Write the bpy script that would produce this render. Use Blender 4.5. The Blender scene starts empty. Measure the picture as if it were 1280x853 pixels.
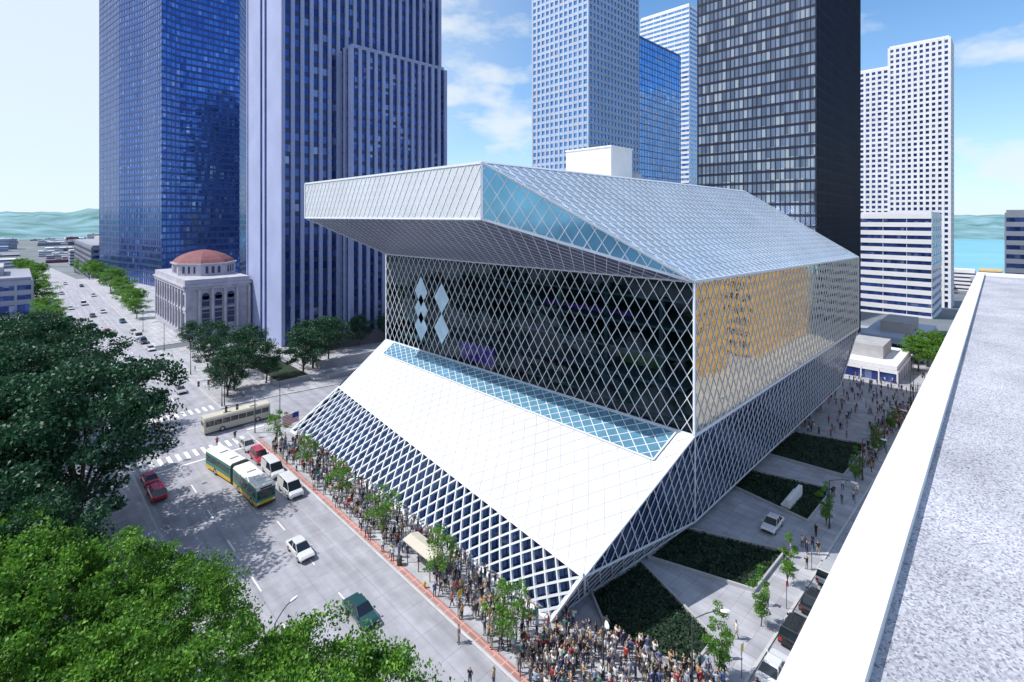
import bpy, bmesh, math, random
import numpy as np
from mathutils import Vector, Matrix
random.seed(7); rng=np.random.default_rng(7)
D=bpy.data; S=bpy.context.scene
COL=S.collection
V=Vector
SUN=V((-.74,.67,0)).normalized(); EL=math.radians(52)

# ---------------------------------------------------------------- materials
def newmat(name):
    m=D.materials.new(name); m.use_nodes=True
    nt=m.node_tree; b=nt.nodes['Principled BSDF']; return m,nt,b
def N(nt,t,**k):
    n=nt.nodes.new(t)
    for a,v in k.items(): setattr(n,a,v)
    return n
def mat(name,col,rough=.7,metal=0.,var=.12,scale=.6,detail=3,bump=0.,bscale=20,spec=.5,col2=None):
    m,nt,b=newmat(name)
    b.inputs['Roughness'].default_value=rough; b.inputs['Metallic'].default_value=metal
    b.inputs['Specular IOR Level'].default_value=spec
    tc=N(nt,'ShaderNodeTexCoord'); no=N(nt,'ShaderNodeTexNoise')
    no.inputs['Scale'].default_value=scale; no.inputs['Detail'].default_value=detail
    nt.links.new(tc.outputs['Object'],no.inputs['Vector'])
    r=N(nt,'ShaderNodeValToRGB')
    c2=col2 or tuple(min(1,c*(1+var)) for c in col)
    c1=tuple(c*(1-var) for c in col)
    r.color_ramp.elements[0].position=.3; r.color_ramp.elements[1].position=.7
    r.color_ramp.elements[0].color=(*c1,1); r.color_ramp.elements[1].color=(*c2,1)
    nt.links.new(no.outputs['Fac'],r.inputs['Fac']); nt.links.new(r.outputs['Color'],b.inputs['Base Color'])
    if bump:
        n2=N(nt,'ShaderNodeTexNoise'); n2.inputs['Scale'].default_value=bscale; n2.inputs['Detail'].default_value=3
        nt.links.new(tc.outputs['Object'],n2.inputs['Vector'])
        bp=N(nt,'ShaderNodeBump'); bp.inputs['Strength'].default_value=bump
        nt.links.new(n2.outputs['Fac'],bp.inputs['Height']); nt.links.new(bp.outputs['Normal'],b.inputs['Normal'])
    return m
def glassmat(name,col,col2,rough=.06,metal=.75,cell=(1.6,1.6,3.8),blind=.12,blindcol=(.35,.38,.42),wave=.02):
    """opaque reflective window glass: per-pane tone variation, a few drawn blinds, slightly wavy panes"""
    m,nt,b=newmat(name); b.inputs['Metallic'].default_value=metal
    g=N(nt,'ShaderNodeNewGeometry')
    sn=N(nt,'ShaderNodeVectorMath',operation='SNAP'); sn.inputs[1].default_value=cell
    ad=N(nt,'ShaderNodeVectorMath',operation='ADD'); ad.inputs[1].default_value=(.37,.41,.13)
    nt.links.new(g.outputs['Position'],ad.inputs[0]); nt.links.new(ad.outputs[0],sn.inputs[0])
    w=N(nt,'ShaderNodeTexWhiteNoise',noise_dimensions='3D'); nt.links.new(sn.outputs[0],w.inputs['Vector'])
    mx=N(nt,'ShaderNodeMix',data_type='RGBA'); mx.inputs['A'].default_value=(*col,1); mx.inputs['B'].default_value=(*col2,1)
    nt.links.new(w.outputs['Value'],mx.inputs['Factor'])
    lt=N(nt,'ShaderNodeMath',operation='LESS_THAN'); lt.inputs[1].default_value=blind
    sp=N(nt,'ShaderNodeSeparateColor'); nt.links.new(w.outputs['Color'],sp.inputs[0]); nt.links.new(sp.outputs[1],lt.inputs[0])
    m2=N(nt,'ShaderNodeMix',data_type='RGBA'); m2.inputs['B'].default_value=(*blindcol,1)
    nt.links.new(lt.outputs[0],m2.inputs['Factor']); nt.links.new(mx.outputs['Result'],m2.inputs['A'])
    nt.links.new(m2.outputs['Result'],b.inputs['Base Color'])
    mr=N(nt,'ShaderNodeMapRange'); mr.inputs['To Min'].default_value=rough; mr.inputs['To Max'].default_value=rough+.12
    nt.links.new(sp.outputs[2],mr.inputs['Value']); nt.links.new(mr.outputs[0],b.inputs['Roughness'])
    sb=N(nt,'ShaderNodeVectorMath',operation='SUBTRACT'); sb.inputs[1].default_value=(.5,.5,.5); nt.links.new(w.outputs['Color'],sb.inputs[0])
    sc=N(nt,'ShaderNodeVectorMath',operation='SCALE'); sc.inputs['Scale'].default_value=wave; nt.links.new(sb.outputs[0],sc.inputs[0])
    a2=N(nt,'ShaderNodeVectorMath',operation='ADD'); nt.links.new(g.outputs['Normal'],a2.inputs[0]); nt.links.new(sc.outputs[0],a2.inputs[1])
    nm=N(nt,'ShaderNodeVectorMath',operation='NORMALIZE'); nt.links.new(a2.outputs[0],nm.inputs[0]); nt.links.new(nm.outputs[0],b.inputs['Normal'])
    return m
def paving(name,col,bw=1.5,bh=1.5,mort=.012,dark=.7,rough=.85,var=.1):
    m,nt,b=newmat(name); b.inputs['Roughness'].default_value=rough
    g=N(nt,'ShaderNodeNewGeometry'); br=N(nt,'ShaderNodeTexBrick'); br.offset=0
    br.inputs['Scale'].default_value=1; br.inputs['Brick Width'].default_value=bw; br.inputs['Row Height'].default_value=bh
    br.inputs['Mortar Size'].default_value=mort
    br.inputs['Color1'].default_value=(*[c*(1-var) for c in col],1); br.inputs['Color2'].default_value=(*[c*(1+var) for c in col],1)
    br.inputs['Mortar'].default_value=(*[c*dark for c in col],1)
    nt.links.new(g.outputs['Position'],br.inputs['Vector'])
    no=N(nt,'ShaderNodeTexNoise'); no.inputs['Scale'].default_value=.35; no.inputs['Detail'].default_value=6; no.inputs['Roughness'].default_value=.65
    nt.links.new(g.outputs['Position'],no.inputs['Vector'])
    mr=N(nt,'ShaderNodeMapRange'); mr.inputs['From Min'].default_value=.3; mr.inputs['From Max'].default_value=.7
    mr.inputs['To Min'].default_value=.78; mr.inputs['To Max'].default_value=1.13
    nt.links.new(no.outputs['Fac'],mr.inputs['Value'])
    mp=N(nt,'ShaderNodeMapping'); mp.inputs['Scale'].default_value=(1.1,.035,1); nt.links.new(g.outputs['Position'],mp.inputs[0])
    n3=N(nt,'ShaderNodeTexNoise'); n3.inputs['Scale'].default_value=1.; n3.inputs['Detail'].default_value=3; nt.links.new(mp.outputs[0],n3.inputs[0])
    m3=N(nt,'ShaderNodeMapRange'); m3.inputs['From Min'].default_value=.3; m3.inputs['From Max'].default_value=.7; m3.inputs['To Min'].default_value=.82; m3.inputs['To Max'].default_value=1.08; nt.links.new(n3.outputs['Fac'],m3.inputs['Value'])
    mm=N(nt,'ShaderNodeMath',operation='MULTIPLY'); nt.links.new(mr.outputs[0],mm.inputs[0]); nt.links.new(m3.outputs[0],mm.inputs[1])
    mx=N(nt,'ShaderNodeVectorMath',operation='SCALE'); nt.links.new(br.outputs['Color'],mx.inputs[0]); nt.links.new(mm.outputs[0],mx.inputs['Scale'])
    nt.links.new(mx.outputs[0],b.inputs['Base Color'])
    return m
def leafmat(name,c1,c2,trans=.3):
    m,nt,b=newmat(name); nt.nodes.remove(b); out=nt.nodes['Material Output']
    g=N(nt,'ShaderNodeNewGeometry'); no=N(nt,'ShaderNodeTexNoise'); no.inputs['Scale'].default_value=.9; no.inputs['Detail'].default_value=2
    nt.links.new(g.outputs['Position'],no.inputs['Vector'])
    rp=N(nt,'ShaderNodeMath',operation='MULTIPLY_ADD'); rp.inputs[1].default_value=.30; nt.links.new(g.outputs['Random Per Island'],rp.inputs[0])
    sb=N(nt,'ShaderNodeMath',operation='SUBTRACT'); sb.inputs[1].default_value=.15; nt.links.new(no.outputs['Fac'],sb.inputs[0]); nt.links.new(sb.outputs[0],rp.inputs[2])
    r=N(nt,'ShaderNodeValToRGB'); r.color_ramp.elements[0].position=.33; r.color_ramp.elements[1].position=.70
    r.color_ramp.elements[0].color=(*c1,1); r.color_ramp.elements[1].color=(*c2,1); nt.links.new(rp.outputs[0],r.inputs['Fac'])
    d=N(nt,'ShaderNodeBsdfPrincipled'); d.inputs['Roughness'].default_value=.5; d.inputs['Specular IOR Level'].default_value=.35
    t=N(nt,'ShaderNodeBsdfTranslucent'); mx=N(nt,'ShaderNodeMixShader'); mx.inputs[0].default_value=trans
    nt.links.new(r.outputs[0],d.inputs['Base Color']); nt.links.new(r.outputs[0],t.inputs['Color'])
    nt.links.new(d.outputs[0],mx.inputs[1]); nt.links.new(t.outputs[0],mx.inputs[2]); nt.links.new(mx.outputs[0],out.inputs['Surface'])
    return m
def seethru(name,tint,refl,fac,rough=.03,add=.45):
    m,nt,b=newmat(name); nt.nodes.remove(b); out=nt.nodes['Material Output']
    t=N(nt,'ShaderNodeBsdfTransparent'); t.inputs[0].default_value=(*tint,1)
    gl=N(nt,'ShaderNodeBsdfGlossy'); gl.inputs['Color'].default_value=(*refl,1); gl.inputs['Roughness'].default_value=rough
    lw=N(nt,'ShaderNodeLayerWeight'); lw.inputs['Blend'].default_value=.35
    mr=N(nt,'ShaderNodeMapRange'); mr.inputs['To Min'].default_value=fac; mr.inputs['To Max'].default_value=min(1,fac+add)
    nt.links.new(lw.outputs['Facing'],mr.inputs['Value'])
    g=N(nt,'ShaderNodeNewGeometry'); no=N(nt,'ShaderNodeTexNoise'); no.inputs['Scale'].default_value=.5; nt.links.new(g.outputs['Position'],no.inputs['Vector'])
    bp=N(nt,'ShaderNodeBump'); bp.inputs['Strength'].default_value=.08; bp.inputs['Distance'].default_value=.3; nt.links.new(no.outputs['Fac'],bp.inputs['Height']); nt.links.new(bp.outputs[0],gl.inputs['Normal'])
    mx=N(nt,'ShaderNodeMixShader'); nt.links.new(mr.outputs[0],mx.inputs[0]); nt.links.new(t.outputs[0],mx.inputs[1]); nt.links.new(gl.outputs[0],mx.inputs[2])
    nt.links.new(mx.outputs[0],out.inputs['Surface']); return m
def rampmat(name,cols,rough=.8):
    m,nt,b=newmat(name); b.inputs['Roughness'].default_value=rough
    o=N(nt,'ShaderNodeObjectInfo'); ml=N(nt,'ShaderNodeMath',operation='MULTIPLY'); ml.inputs[1].default_value=random.uniform(13,37)
    fr=N(nt,'ShaderNodeMath',operation='FRACT'); r=N(nt,'ShaderNodeValToRGB'); r.color_ramp.interpolation='CONSTANT'
    e=r.color_ramp.elements
    for i,c in enumerate(cols):
        if i<2: el=e[i]; el.position=i/len(cols)
        else: el=e.new(i/len(cols))
        el.color=(*c,1)
    nt.links.new(o.outputs['Random'],ml.inputs[0]); nt.links.new(ml.outputs[0],fr.inputs[0]); nt.links.new(fr.outputs[0],r.inputs[0]); nt.links.new(r.outputs[0],b.inputs['Base Color'])
    return m

M={}
M['steel']=mat('white_steel',(.68,.72,.79),.4,0,.04)
M['seam']=mat('mesh_seam',(.40,.42,.47),.5,0,.03)
M['mesh']=mat('metal_mesh_panel',(.62,.62,.64),.5,.0,.06,.12)
M['meshroof']=mat('roof_mesh_glass',(.58,.70,.82),.2,.5,.15,.12)
M['meshfront']=mat('rim_mesh',(.60,.62,.67),.5,.1,.07,.15)
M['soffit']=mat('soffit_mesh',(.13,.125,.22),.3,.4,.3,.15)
M['blueglass']=mat('blue_glass',(.22,.50,.70),.1,.55,.15,.3)
M['darkglass']=seethru('dark_clear_glass',(.44,.54,.62),(.34,.44,.56),.03,add=.3)
M['sideglass']=seethru('reflective_glass',(.36,.36,.36),(1.,.93,.76),.5,.02)  # warm gloss colour paints extra gold into the mirrored reflection
M['lowglass']=mat('low_glass',(.02,.045,.13),.08,.35,.3,.3)
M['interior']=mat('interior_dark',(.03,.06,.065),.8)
M['slab']=mat('interior_slab',(.10,.16,.16),.8)
M['purple']=mat('purple_panel',(.30,.06,.62),.6)
M['greenp']=mat('green_panel',(.18,.34,.06),.6)
M['screen']=mat('diamond_screen',(.50,.68,.84),.4)
M['conc']=mat('concrete',(.40,.40,.42),.85,0,.12,.4,5)
M['concdark']=mat('concrete_dark',(.16,.16,.18),.85,0,.15,.4)
M['white']=mat('white_paint',(.76,.76,.77),.6,0,.05)
M['coping']=mat('white_coping',(.74,.74,.74),.6,0,.08,3,6,.05,60)
M['road']=paving('road_concrete',(.37,.37,.42),4.6,3.65,.03,.72,.9,.03)
M['asphalt']=mat('asphalt',(.20,.20,.23),.9,0,.2,.5,5)
M['walk']=paving('sidewalk_concrete',(.42,.42,.46),1.5,1.5,.03,.74)
M['kerb']=mat('kerb_stone',(.50,.50,.51),.85)
M['brick']=paving('brick_strip',(.42,.22,.20),.6,1.2,.07,1.6)
M['paint']=mat('road_paint',(.80,.80,.80),.7,0,.10,2)
M['ypaint']=mat('yellow_paint',(.65,.45,.06),.7,0,.12,2)
M['ground']=mat('city_ground',(.15,.17,.19),.95,0,.3,.02,6)
M['grass']=mat('dark_groundcover',(.018,.035,.02),.95,0,.4,1.2,6,.5,12)
M['water']=mat('water',(.12,.42,.50),.25,0,.1,.005,4)
M['hill']=mat('hillside',(.09,.26,.25),1,0,.4,.008,8,col2=(.22,.38,.44))  # distance haze is painted into the pale blue-green colour
M['bark']=mat('bark',(.09,.07,.06),.9,0,.3,3)
M['black']=mat('black_metal',(.02,.02,.025),.5)
M['pole']=mat('pole_green_grey',(.05,.06,.065),.5)
M['tyre']=mat('tyre',(.015,.015,.016),.85)
M['rim']=mat('wheel_rim',(.5,.5,.52),.3,.8)
M['cglass']=mat('car_glass',(.02,.03,.04),.05,.2,spec=.8)
M['lampw']=mat('headlamp',(.8,.8,.78),.2)
M['lampr']=mat('taillamp',(.45,.02,.02),.3)
M['stone']=mat('church_stone',(.40,.39,.45),.8,0,.15,.5,5)
M['terra']=mat('terracotta_roof',(.20,.07,.08),.8,0,.15,1)
M['leafd']=leafmat('leaf_dark',(.010,.042,.024),(.045,.14,.06),.2)
M['leafg']=leafmat('leaf_groundcover',(.008,.022,.012),(.025,.07,.03),.1)
M['leafl']=leafmat('leaf_bright',(.030,.11,.015),(.20,.42,.05),.35)
M['leafs']=leafmat('leaf_street',(.07,.19,.025),(.19,.38,.06),.4)

def gravel():
    m,nt,b=newmat('roof_gravel'); b.inputs['Roughness'].default_value=.95
    g=N(nt,'ShaderNodeNewGeometry')
    v=N(nt,'ShaderNodeTexVoronoi'); v.inputs['Scale'].default_value=190
    n2=N(nt,'ShaderNodeTexNoise'); n2.inputs['Scale'].default_value=2.5; n2.inputs['Detail'].default_value=7
    nt.links.new(g.outputs['Position'],v.inputs['Vector']); nt.links.new(g.outputs['Position'],n2.inputs['Vector'])
    sp=N(nt,'ShaderNodeSeparateColor'); nt.links.new(v.outputs['Color'],sp.inputs[0])
    r=N(nt,'ShaderNodeValToRGB'); r.color_ramp.elements[0].color=(.18,.18,.22,1); r.color_ramp.elements[1].color=(.58,.59,.65,1)
    r.color_ramp.elements.new(.25).color=(.36,.36,.42,1)
    nt.links.new(sp.outputs[0],r.inputs[0])
    mr=N(nt,'ShaderNodeMapRange'); mr.inputs['From Min'].default_value=.3; mr.inputs['From Max'].default_value=.7; mr.inputs['To Min'].default_value=.78; mr.inputs['To Max'].default_value=1.14
    nt.links.new(n2.outputs['Fac'],mr.inputs['Value'])
    s=N(nt,'ShaderNodeVectorMath',operation='SCALE'); nt.links.new(r.outputs[0],s.inputs[0]); nt.links.new(mr.outputs[0],s.inputs['Scale']); nt.links.new(s.outputs[0],b.inputs['Base Color'])
    bp=N(nt,'ShaderNodeBump'); bp.inputs['Strength'].default_value=.5; bp.inputs['Distance'].default_value=.006; nt.links.new(sp.outputs[1],bp.inputs['Height']); nt.links.new(bp.outputs[0],b.inputs['Normal'])
    return m
M['gravel']=gravel()

# ---------------------------------------------------------------- mesh builder
class MB:
    def __init__(s): s.v=[]; s.f=[]; s.m=[]; s.mats=[]
    def mi(s,m):
        if m not in s.mats: s.mats.append(m)
        return s.mats.index(m)
    def poly(s,pts,m):
        i=len(s.v); s.v+= [tuple(p) for p in pts]; s.f.append(tuple(range(i,i+len(pts)))); s.m.append(s.mi(m))
    def hexa(s,p,m):
        i=len(s.v); s.v+=[tuple(q) for q in p]; k=s.mi(m)
        for f in ((3,2,1,0),(4,5,6,7),(0,1,5,4),(1,2,6,5),(2,3,7,6),(3,0,4,7)):
            s.f.append(tuple(i+a for a in f)); s.m.append(k)
    def box(s,x0,x1,y0,y1,z0,z1,m):
        s.hexa([(x0,y0,z0),(x1,y0,z0),(x1,y1,z0),(x0,y1,z0),(x0,y0,z1),(x1,y0,z1),(x1,y1,z1),(x0,y1,z1)],m)
    def prism(s,pts,z0,z1,m):
        n=len(pts); i=len(s.v); k=s.mi(m)
        s.v+=[(p[0],p[1],z0) for p in pts]+[(p[0],p[1],z1) for p in pts]
        s.f.append(tuple(i+a for a in reversed(range(n)))); s.m.append(k)
        s.f.append(tuple(i+n+a for a in range(n))); s.m.append(k)
        for a in range(n):
            b=(a+1)%n; s.f.append((i+a,i+b,i+n+b,i+n+a)); s.m.append(k)
    def bar(s,p,q,w,dep,n,m,off=0.):
        p=V(p);q=V(q);n=V(n).normalized(); d=(q-p)
        if d.length<1e-4: return
        t=d.normalized().cross(n).normalized()*(w/2); a=n*off; b=n*(off+dep)
        s.hexa([p-t+a,q-t+a,q+t+a,p+t+a,p-t+b,q-t+b,q+t+b,p+t+b],m)
    def tube(s,p,q,r0,r1,m,n=8):
        p=V(p);q=V(q); d=(q-p).normalized(); a=d.orthogonal().normalized(); b=d.cross(a)
        i=len(s.v); k=s.mi(m)
        for c,r in ((p,r0),(q,r1)):
            for j in range(n):
                t=2*math.pi*j/n; s.v.append(tuple(c+a*math.cos(t)*r+b*math.sin(t)*r))
        for j in range(n):
            l=(j+1)%n; s.f.append((i+j,i+l,i+n+l,i+n+j)); s.m.append(k)
        s.f.append(tuple(i+a for a in reversed(range(n)))); s.m.append(k); s.f.append(tuple(i+n+a for a in range(n))); s.m.append(k)
    def loft(s,rings,m,cap=True):
        n=len(rings[0]); i=len(s.v); k=s.mi(m)
        for r in rings: s.v+=[tuple(p) for p in r]
        for a in range(len(rings)-1):
            for j in range(n):
                l=(j+1)%n; s.f.append((i+a*n+j,i+a*n+l,i+(a+1)*n+l,i+(a+1)*n+j)); s.m.append(k)
        if cap:
            s.f.append(tuple(i+a for a in reversed(range(n)))); s.m.append(k)
            e=i+(len(rings)-1)*n; s.f.append(tuple(e+a for a in range(n))); s.m.append(k)
    def mesh(s,name,smooth=False):
        me=D.meshes.new(name); me.from_pydata(s.v,[],s.f)
        for m in s.mats: me.materials.append(M[m] if isinstance(m,str) else m)
        me.polygons.foreach_set('material_index',s.m)
        if smooth: me.polygons.foreach_set('use_smooth',[True]*len(s.f))
        me.update(); return me
    def obj(s,name,parent=None,smooth=False):
        o=D.objects.new(name,s.mesh(name,smooth)); COL.objects.link(o)
        if parent: o.parent=parent
        return o
def empty(name,loc=(0,0,0)):
    e=D.objects.new(name,None); e.empty_display_size=.5; COL.objects.link(e); e.location=loc; return e

# ---------------------------------------------------------------- terrain
XB=[-9000,-3000,-800,-200,-60,0,40,170,400,900,930,1500,3000,9000]
YB=[-9000,-2000,-400,-60,0,50,100,200,400,700,1000,1360,2000,3000,5000,9000]
def gz(x,y):
    gx=0 if x<40 else (-.05*(x-40) if x<170 else -6.5-(min(x,900)-170)*41.5/730)
    gy=0 if y<400 else -.05*(y-400)
    z=max(-48,gx+gy)
    if x>900: z-=8*min(1,(x-900)/30)
    return z
mb=MB()
def lin(a,n):
    o=[]
    for i in range(len(a)-1):
        k=max(1,int(abs(a[i+1]-a[i])/n)); o+= [a[i]+(a[i+1]-a[i])*j/k for j in range(k)]
    return o+[a[-1]]
xs=lin(XB,600); ys=lin(YB,400)
i0=len(xs)
for y in ys:
    for x in xs: mb.v.append((x,y,gz(x,y)-.02))
k=mb.mi('ground')
for j in range(len(ys)-1):
    for i in range(len(xs)-1):
        a=j*i0+i; mb.f.append((a,a+1,a+1+i0,a+i0)); mb.m.append(k)
mb.obj('ground')
mb=MB(); mb.poly([(902,-9000,-50),(9000,-9000,-50),(9000,9000,-50),(902,9000,-50)],'water'); mb.obj('water')
mb=MB(); n=420; rows=[(2900,0),(3150,.3),(3450,.62),(3800,.8),(4300,1.),(5200,.9)]
for ri,(r,h) in enumerate(rows):
    for i in range(n+1):
        t=math.radians(-75+ 210*i/n)
        prof=66+24*math.sin(t*9+1)+14*math.sin(t*23)+8*math.sin(t*61)+5*math.sin(t*140)
        if t<math.radians(35): prof=prof*.55
        rr=r*(1+.04*math.sin(t*17+r))
        mb.v.append((rr*math.cos(t),rr*math.sin(t),-51+(prof+50)*h+(random.uniform(-5,5) if ri>1 else 0)))
k=mb.mi('hill')
for j in range(len(rows)-1):
    for i in range(n):
        a=j*(n+1)+i; mb.f.append((a,a+n+1,a+n+2,a+1)); mb.m.append(k)
mb.obj('hills',smooth=True)

def xcuts(x0,x1): return [x0]+[b for b in (40,170) if x0<b<x1]+[x1]
def ycuts(y0,y1): return [y0]+[b for b in (400,) if y0<b<y1]+[y1]
def sheet(mb,x0,x1,y0,y1,off,m):
    X=xcuts(x0,x1);Y=ycuts(y0,y1)
    for a,b in zip(X,X[1:]):
        for c,d in zip(Y,Y[1:]):
            mb.poly([(a,c,gz(a,c)+off),(b,c,gz(b,c)+off),(b,d,gz(b,d)+off),(a,d,gz(a,d)+off)],m)
def slabp(mb,x0,x1,y0,y1,h,m,mk='kerb'):
    X=xcuts(x0,x1);Y=ycuts(y0,y1); kw=.25
    for a,b in zip(X,X[1:]):
        for c,d in zip(Y,Y[1:]):
            za,zb=gz(a,c)+h,gz(b,c)+h; zc,zd=gz(a,d)+h,gz(b,d)+h
            mb.hexa([(a,c,za-1),(b,c,zb-1),(b,d,zd-1),(a,d,zc-1),(a,c,za),(b,c,zb),(b,d,zd),(a,d,zc)],m)
    for (p,q,r,s2) in ((x0,x1,y0,y0+kw),(x0,x1,y1-kw,y1),(x0,x0+kw,y0+kw,y1-kw),(x1-kw,x1,y0+kw,y1-kw)):
        sheet(mb,p,q,r,s2,h+.006,mk)
mb=MB()
sheet(mb,13,30.4,-60,1000,.012,'road'); sheet(mb,152,170,-200,600,.012,'road')
sheet(mb,-200,13,101,117,.008,'road'); sheet(mb,30.4,152,101,117,.008,'road'); sheet(mb,-200,13,5,16.5,.008,'asphalt')
sheet(mb,30.4,152,5,16.5,.008,'road'); sheet(mb,170,320,5,16.5,.008,'road')
mb.obj('road')
mb=MB()
for nm,a,b,c,d in (('library',30.4,152,16.5,101),('s',30.4,152,117,181),('s',30.4,152,188,460),('e',-150,13,20,101),('e2',-150,13,117,420),('w',170,300,16.5,160),('n',30.4,152,-70,5),('n2',170,300,-70,5),('cam',-60,13,-60,5)):
    slabp(mb,a,b,c,d,.13,'walk')
mb.obj('pavement')
mb=MB()
for x in (18.6,24.4):
    y=30
    while y<640:
        if not 96<y<122: sheet(mb,x,x+.14,y,y+3,.018,'paint')
        y+=9
for x in np.arange(14,30,1.25): sheet(mb,x,x+.55,97,100,.018,'paint'); sheet(mb,x,x+.55,118,121,.018,'paint')
sheet(mb,13.5,30,94.6,95,.018,'paint')
for x in (44,62,84,106,128): sheet(mb,x,x+3,10.7,10.85,.018,'paint')
for y in np.arange(6,16,1.2): sheet(mb,153,156,y,y+.55,.018,'paint'); sheet(mb,31,34,y,y+.55,.018,'paint')
for y in np.arange(102,116,1.2): sheet(mb,31,34,y,y+.55,.018,'paint')
for y in np.arange(135,400,6.5): sheet(mb,13,15.6,y,y+.12,.018,'paint')
for x in (20.2,22.7,26): mb.tube((x,66+x,.012),(x,66+x,.02),.38,.38,'concdark',18)
mb.obj('road_markings')
mb=MB(); sheet(mb,30.75,31.45,24,96,.145,'brick'); mb.obj('brick_paving_strip')

def gpoly(mb,pts,off,m): mb.poly([(x,y,gz(x,y)+off) for x,y in pts],m)
LAWNS=[[(43.5,32),(39.9,27.2),(42.3,20.3),(47.3,20.3),(52,31.2)],[(53.4,31),(57.1,20.2),(67.2,20.2),(62.5,31)],
 [(79,31.6),(77,20.3),(90,20.3),(87,31.6)],[(96,32),(97,20.3),(116,20.3),(112,32)]]
mb=MB()
for L in LAWNS: gpoly(mb,sorted(L,key=lambda p:math.atan2(p[1]-sum(q[1] for q in L)/len(L),p[0]-sum(q[0] for q in L)/len(L))),.16,'grass')
mb.obj('planting_bed')
mb=MB()
def edge(p,q):
    p=V((p[0],p[1],gz(*p)+.1));q=V((q[0],q[1],gz(*q)+.1)); mb.bar(p,q,.22,.42,(0,0,1),'conc')
for L in LAWNS:
    for i in range(len(L)): edge(L[i],L[(i+1)%len(L)])
mb.obj('planting_bed_kerb')
def inpoly(x,y,L):
    r=False;j=len(L)-1
    for i in range(len(L)):
        if (L[i][1]>y)!=(L[j][1]>y) and x<(L[j][0]-L[i][0])*(y-L[i][1])/(L[j][1]-L[i][1])+L[i][0]: r=not r
        j=i
    return r
def leafcloud(P,size,squash=1.):
    n=len(P); a=rng.normal(size=(n,3)); a[:,2]*=squash; a/=np.linalg.norm(a,axis=1)[:,None]
    r=rng.normal(size=(n,3)); b=np.cross(a,r); b/=np.linalg.norm(b,axis=1)[:,None]
    s=size*rng.uniform(.6,1.3,size=(n,1))
    return np.stack([P-a*s*.5-b*s*.1,P-b*s*.32,P+a*s*.5,P+b*s*.32],axis=1).reshape(-1,3)
def quadmesh(name,vv,mats):
    n=len(vv)//4; me=D.meshes.new(name); me.vertices.add(len(vv)); me.vertices.foreach_set('co',vv.astype(np.float32).ravel())
    me.loops.add(4*n); me.loops.foreach_set('vertex_index',np.arange(4*n,dtype=np.int32))
    me.polygons.add(n); me.polygons.foreach_set('loop_start',np.arange(0,4*n,4,dtype=np.int32)); me.polygons.foreach_set('loop_total',np.full(n,4,dtype=np.int32))
    for m in mats: me.materials.append(M[m])
    me.update(calc_edges=True); return me
pts=[]
for L in LAWNS:
    xa=[p[0] for p in L];ya=[p[1] for p in L]; c=0
    while c<3500:
        x=random.uniform(min(xa),max(xa)); y=random.uniform(min(ya),max(ya))
        if inpoly(x,y,L): pts.append((x,y,gz(x,y)+.16+random.random()*.28)); c+=1
o=D.objects.new('ground_cover_plants',quadmesh('gc',leafcloud(np.array(pts),.3),['leafg'])); COL.objects.link(o)

# ---------------------------------------------------------------- library
lib=empty('library_building')
A=V((59.2,28,32.1));Ab=V((59.2,28,13.2));B=V((59.2,100,31.8));Bb=V((59.2,100,12.6))
C=V((148.6,28,30.1));Cb=V((148.6,28,12.6))
Qb=V((41,46.7,39.8));Qt=V((41,46.7,46.8));Rb=V((41,100,39.9));Rt=V((41,100,46.7));Sr=V((125,46.7,46.3))
F1=V((38.3,29,6));F2=V((46,95.3,6.1));G1=V((37.7,32.5,.13));G2=V((36.7,95.4,.13));J=V((42.7,32.3,.05));K=V((63.4,30,0));E=V((140,30,0))
surf=MB(); lat=MB()
def pnorm(p,ref):
    n=V((0,0,0))
    for i in range(1,len(p)-1): n+=(p[i]-p[0]).cross(p[i+1]-p[0])
    n.normalize()
    return n if n.dot(ref)>0 else -n
def latpoly(poly,ref,w,h,bw,dep,m='steel',ud=None,edge=.3,off=.02,org=None):
    n=pnorm(poly,V(ref)); u=(V(ud) if ud else V((0,0,1)).cross(n)); u=(u-n*u.dot(n)).normalized(); v=n.cross(u)
    if v.z<0: v=-v
    o=org or poly[0]; o=o-n*(o-poly[0]).dot(n); P2=[((p-o).dot(u),(p-o).dot(v)) for p in poly]
    area=sum(P2[i][0]*P2[(i+1)%len(P2)][1]-P2[(i+1)%len(P2)][0]*P2[i][1] for i in range(len(P2)))
    if area<0: P2=P2[::-1]
    xs=[p[0] for p in P2]; ys_=[p[1] for p in P2]
    for sgn in (1,-1):
        k0=int(math.floor((min(ys_)-h/w*max(abs(min(xs)),abs(max(xs))))/h))-1
        k1=int(math.ceil((max(ys_)+h/w*max(abs(min(xs)),abs(max(xs))))/h))+1
        for k in range(k0,k1+1):
            p0=(min(xs)-1,sgn*h/w*(min(xs)-1)+k*h); p1=(max(xs)+1,sgn*h/w*(max(xs)+1)+k*h)
            t0,t1=0.,1.; dx,dy=p1[0]-p0[0],p1[1]-p0[1]; ok=True
            for i in range(len(P2)):
                a=P2[i];b=P2[(i+1)%len(P2)]; nx,ny=-(b[1]-a[1]),(b[0]-a[0])
                num=nx*(p0[0]-a[0])+ny*(p0[1]-a[1]); den=nx*dx+ny*dy
                if abs(den)<1e-9:
                    if num<0: ok=False
                elif den>0: t0=max(t0,-num/den)
                else: t1=min(t1,-num/den)
            if ok and t1-t0>1e-5:
                q=[o+u*(p0[0]+dx*t)+v*(p0[1]+dy*t) for t in (t0,t1)]
                if (q[1]-q[0]).length>.3: lat.bar(q[0],q[1],bw,dep+(0.004 if sgn>0 else 0),n,m,off)
    if edge:
        for i in range(len(poly)): lat.bar(poly[i],poly[(i+1)%len(poly)],edge,dep+.05,n,m,off)
def bil(a,b,c,d,u,v): return a*(1-u)*(1-v)+b*u*(1-v)+c*u*v+d*(1-u)*v
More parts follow.
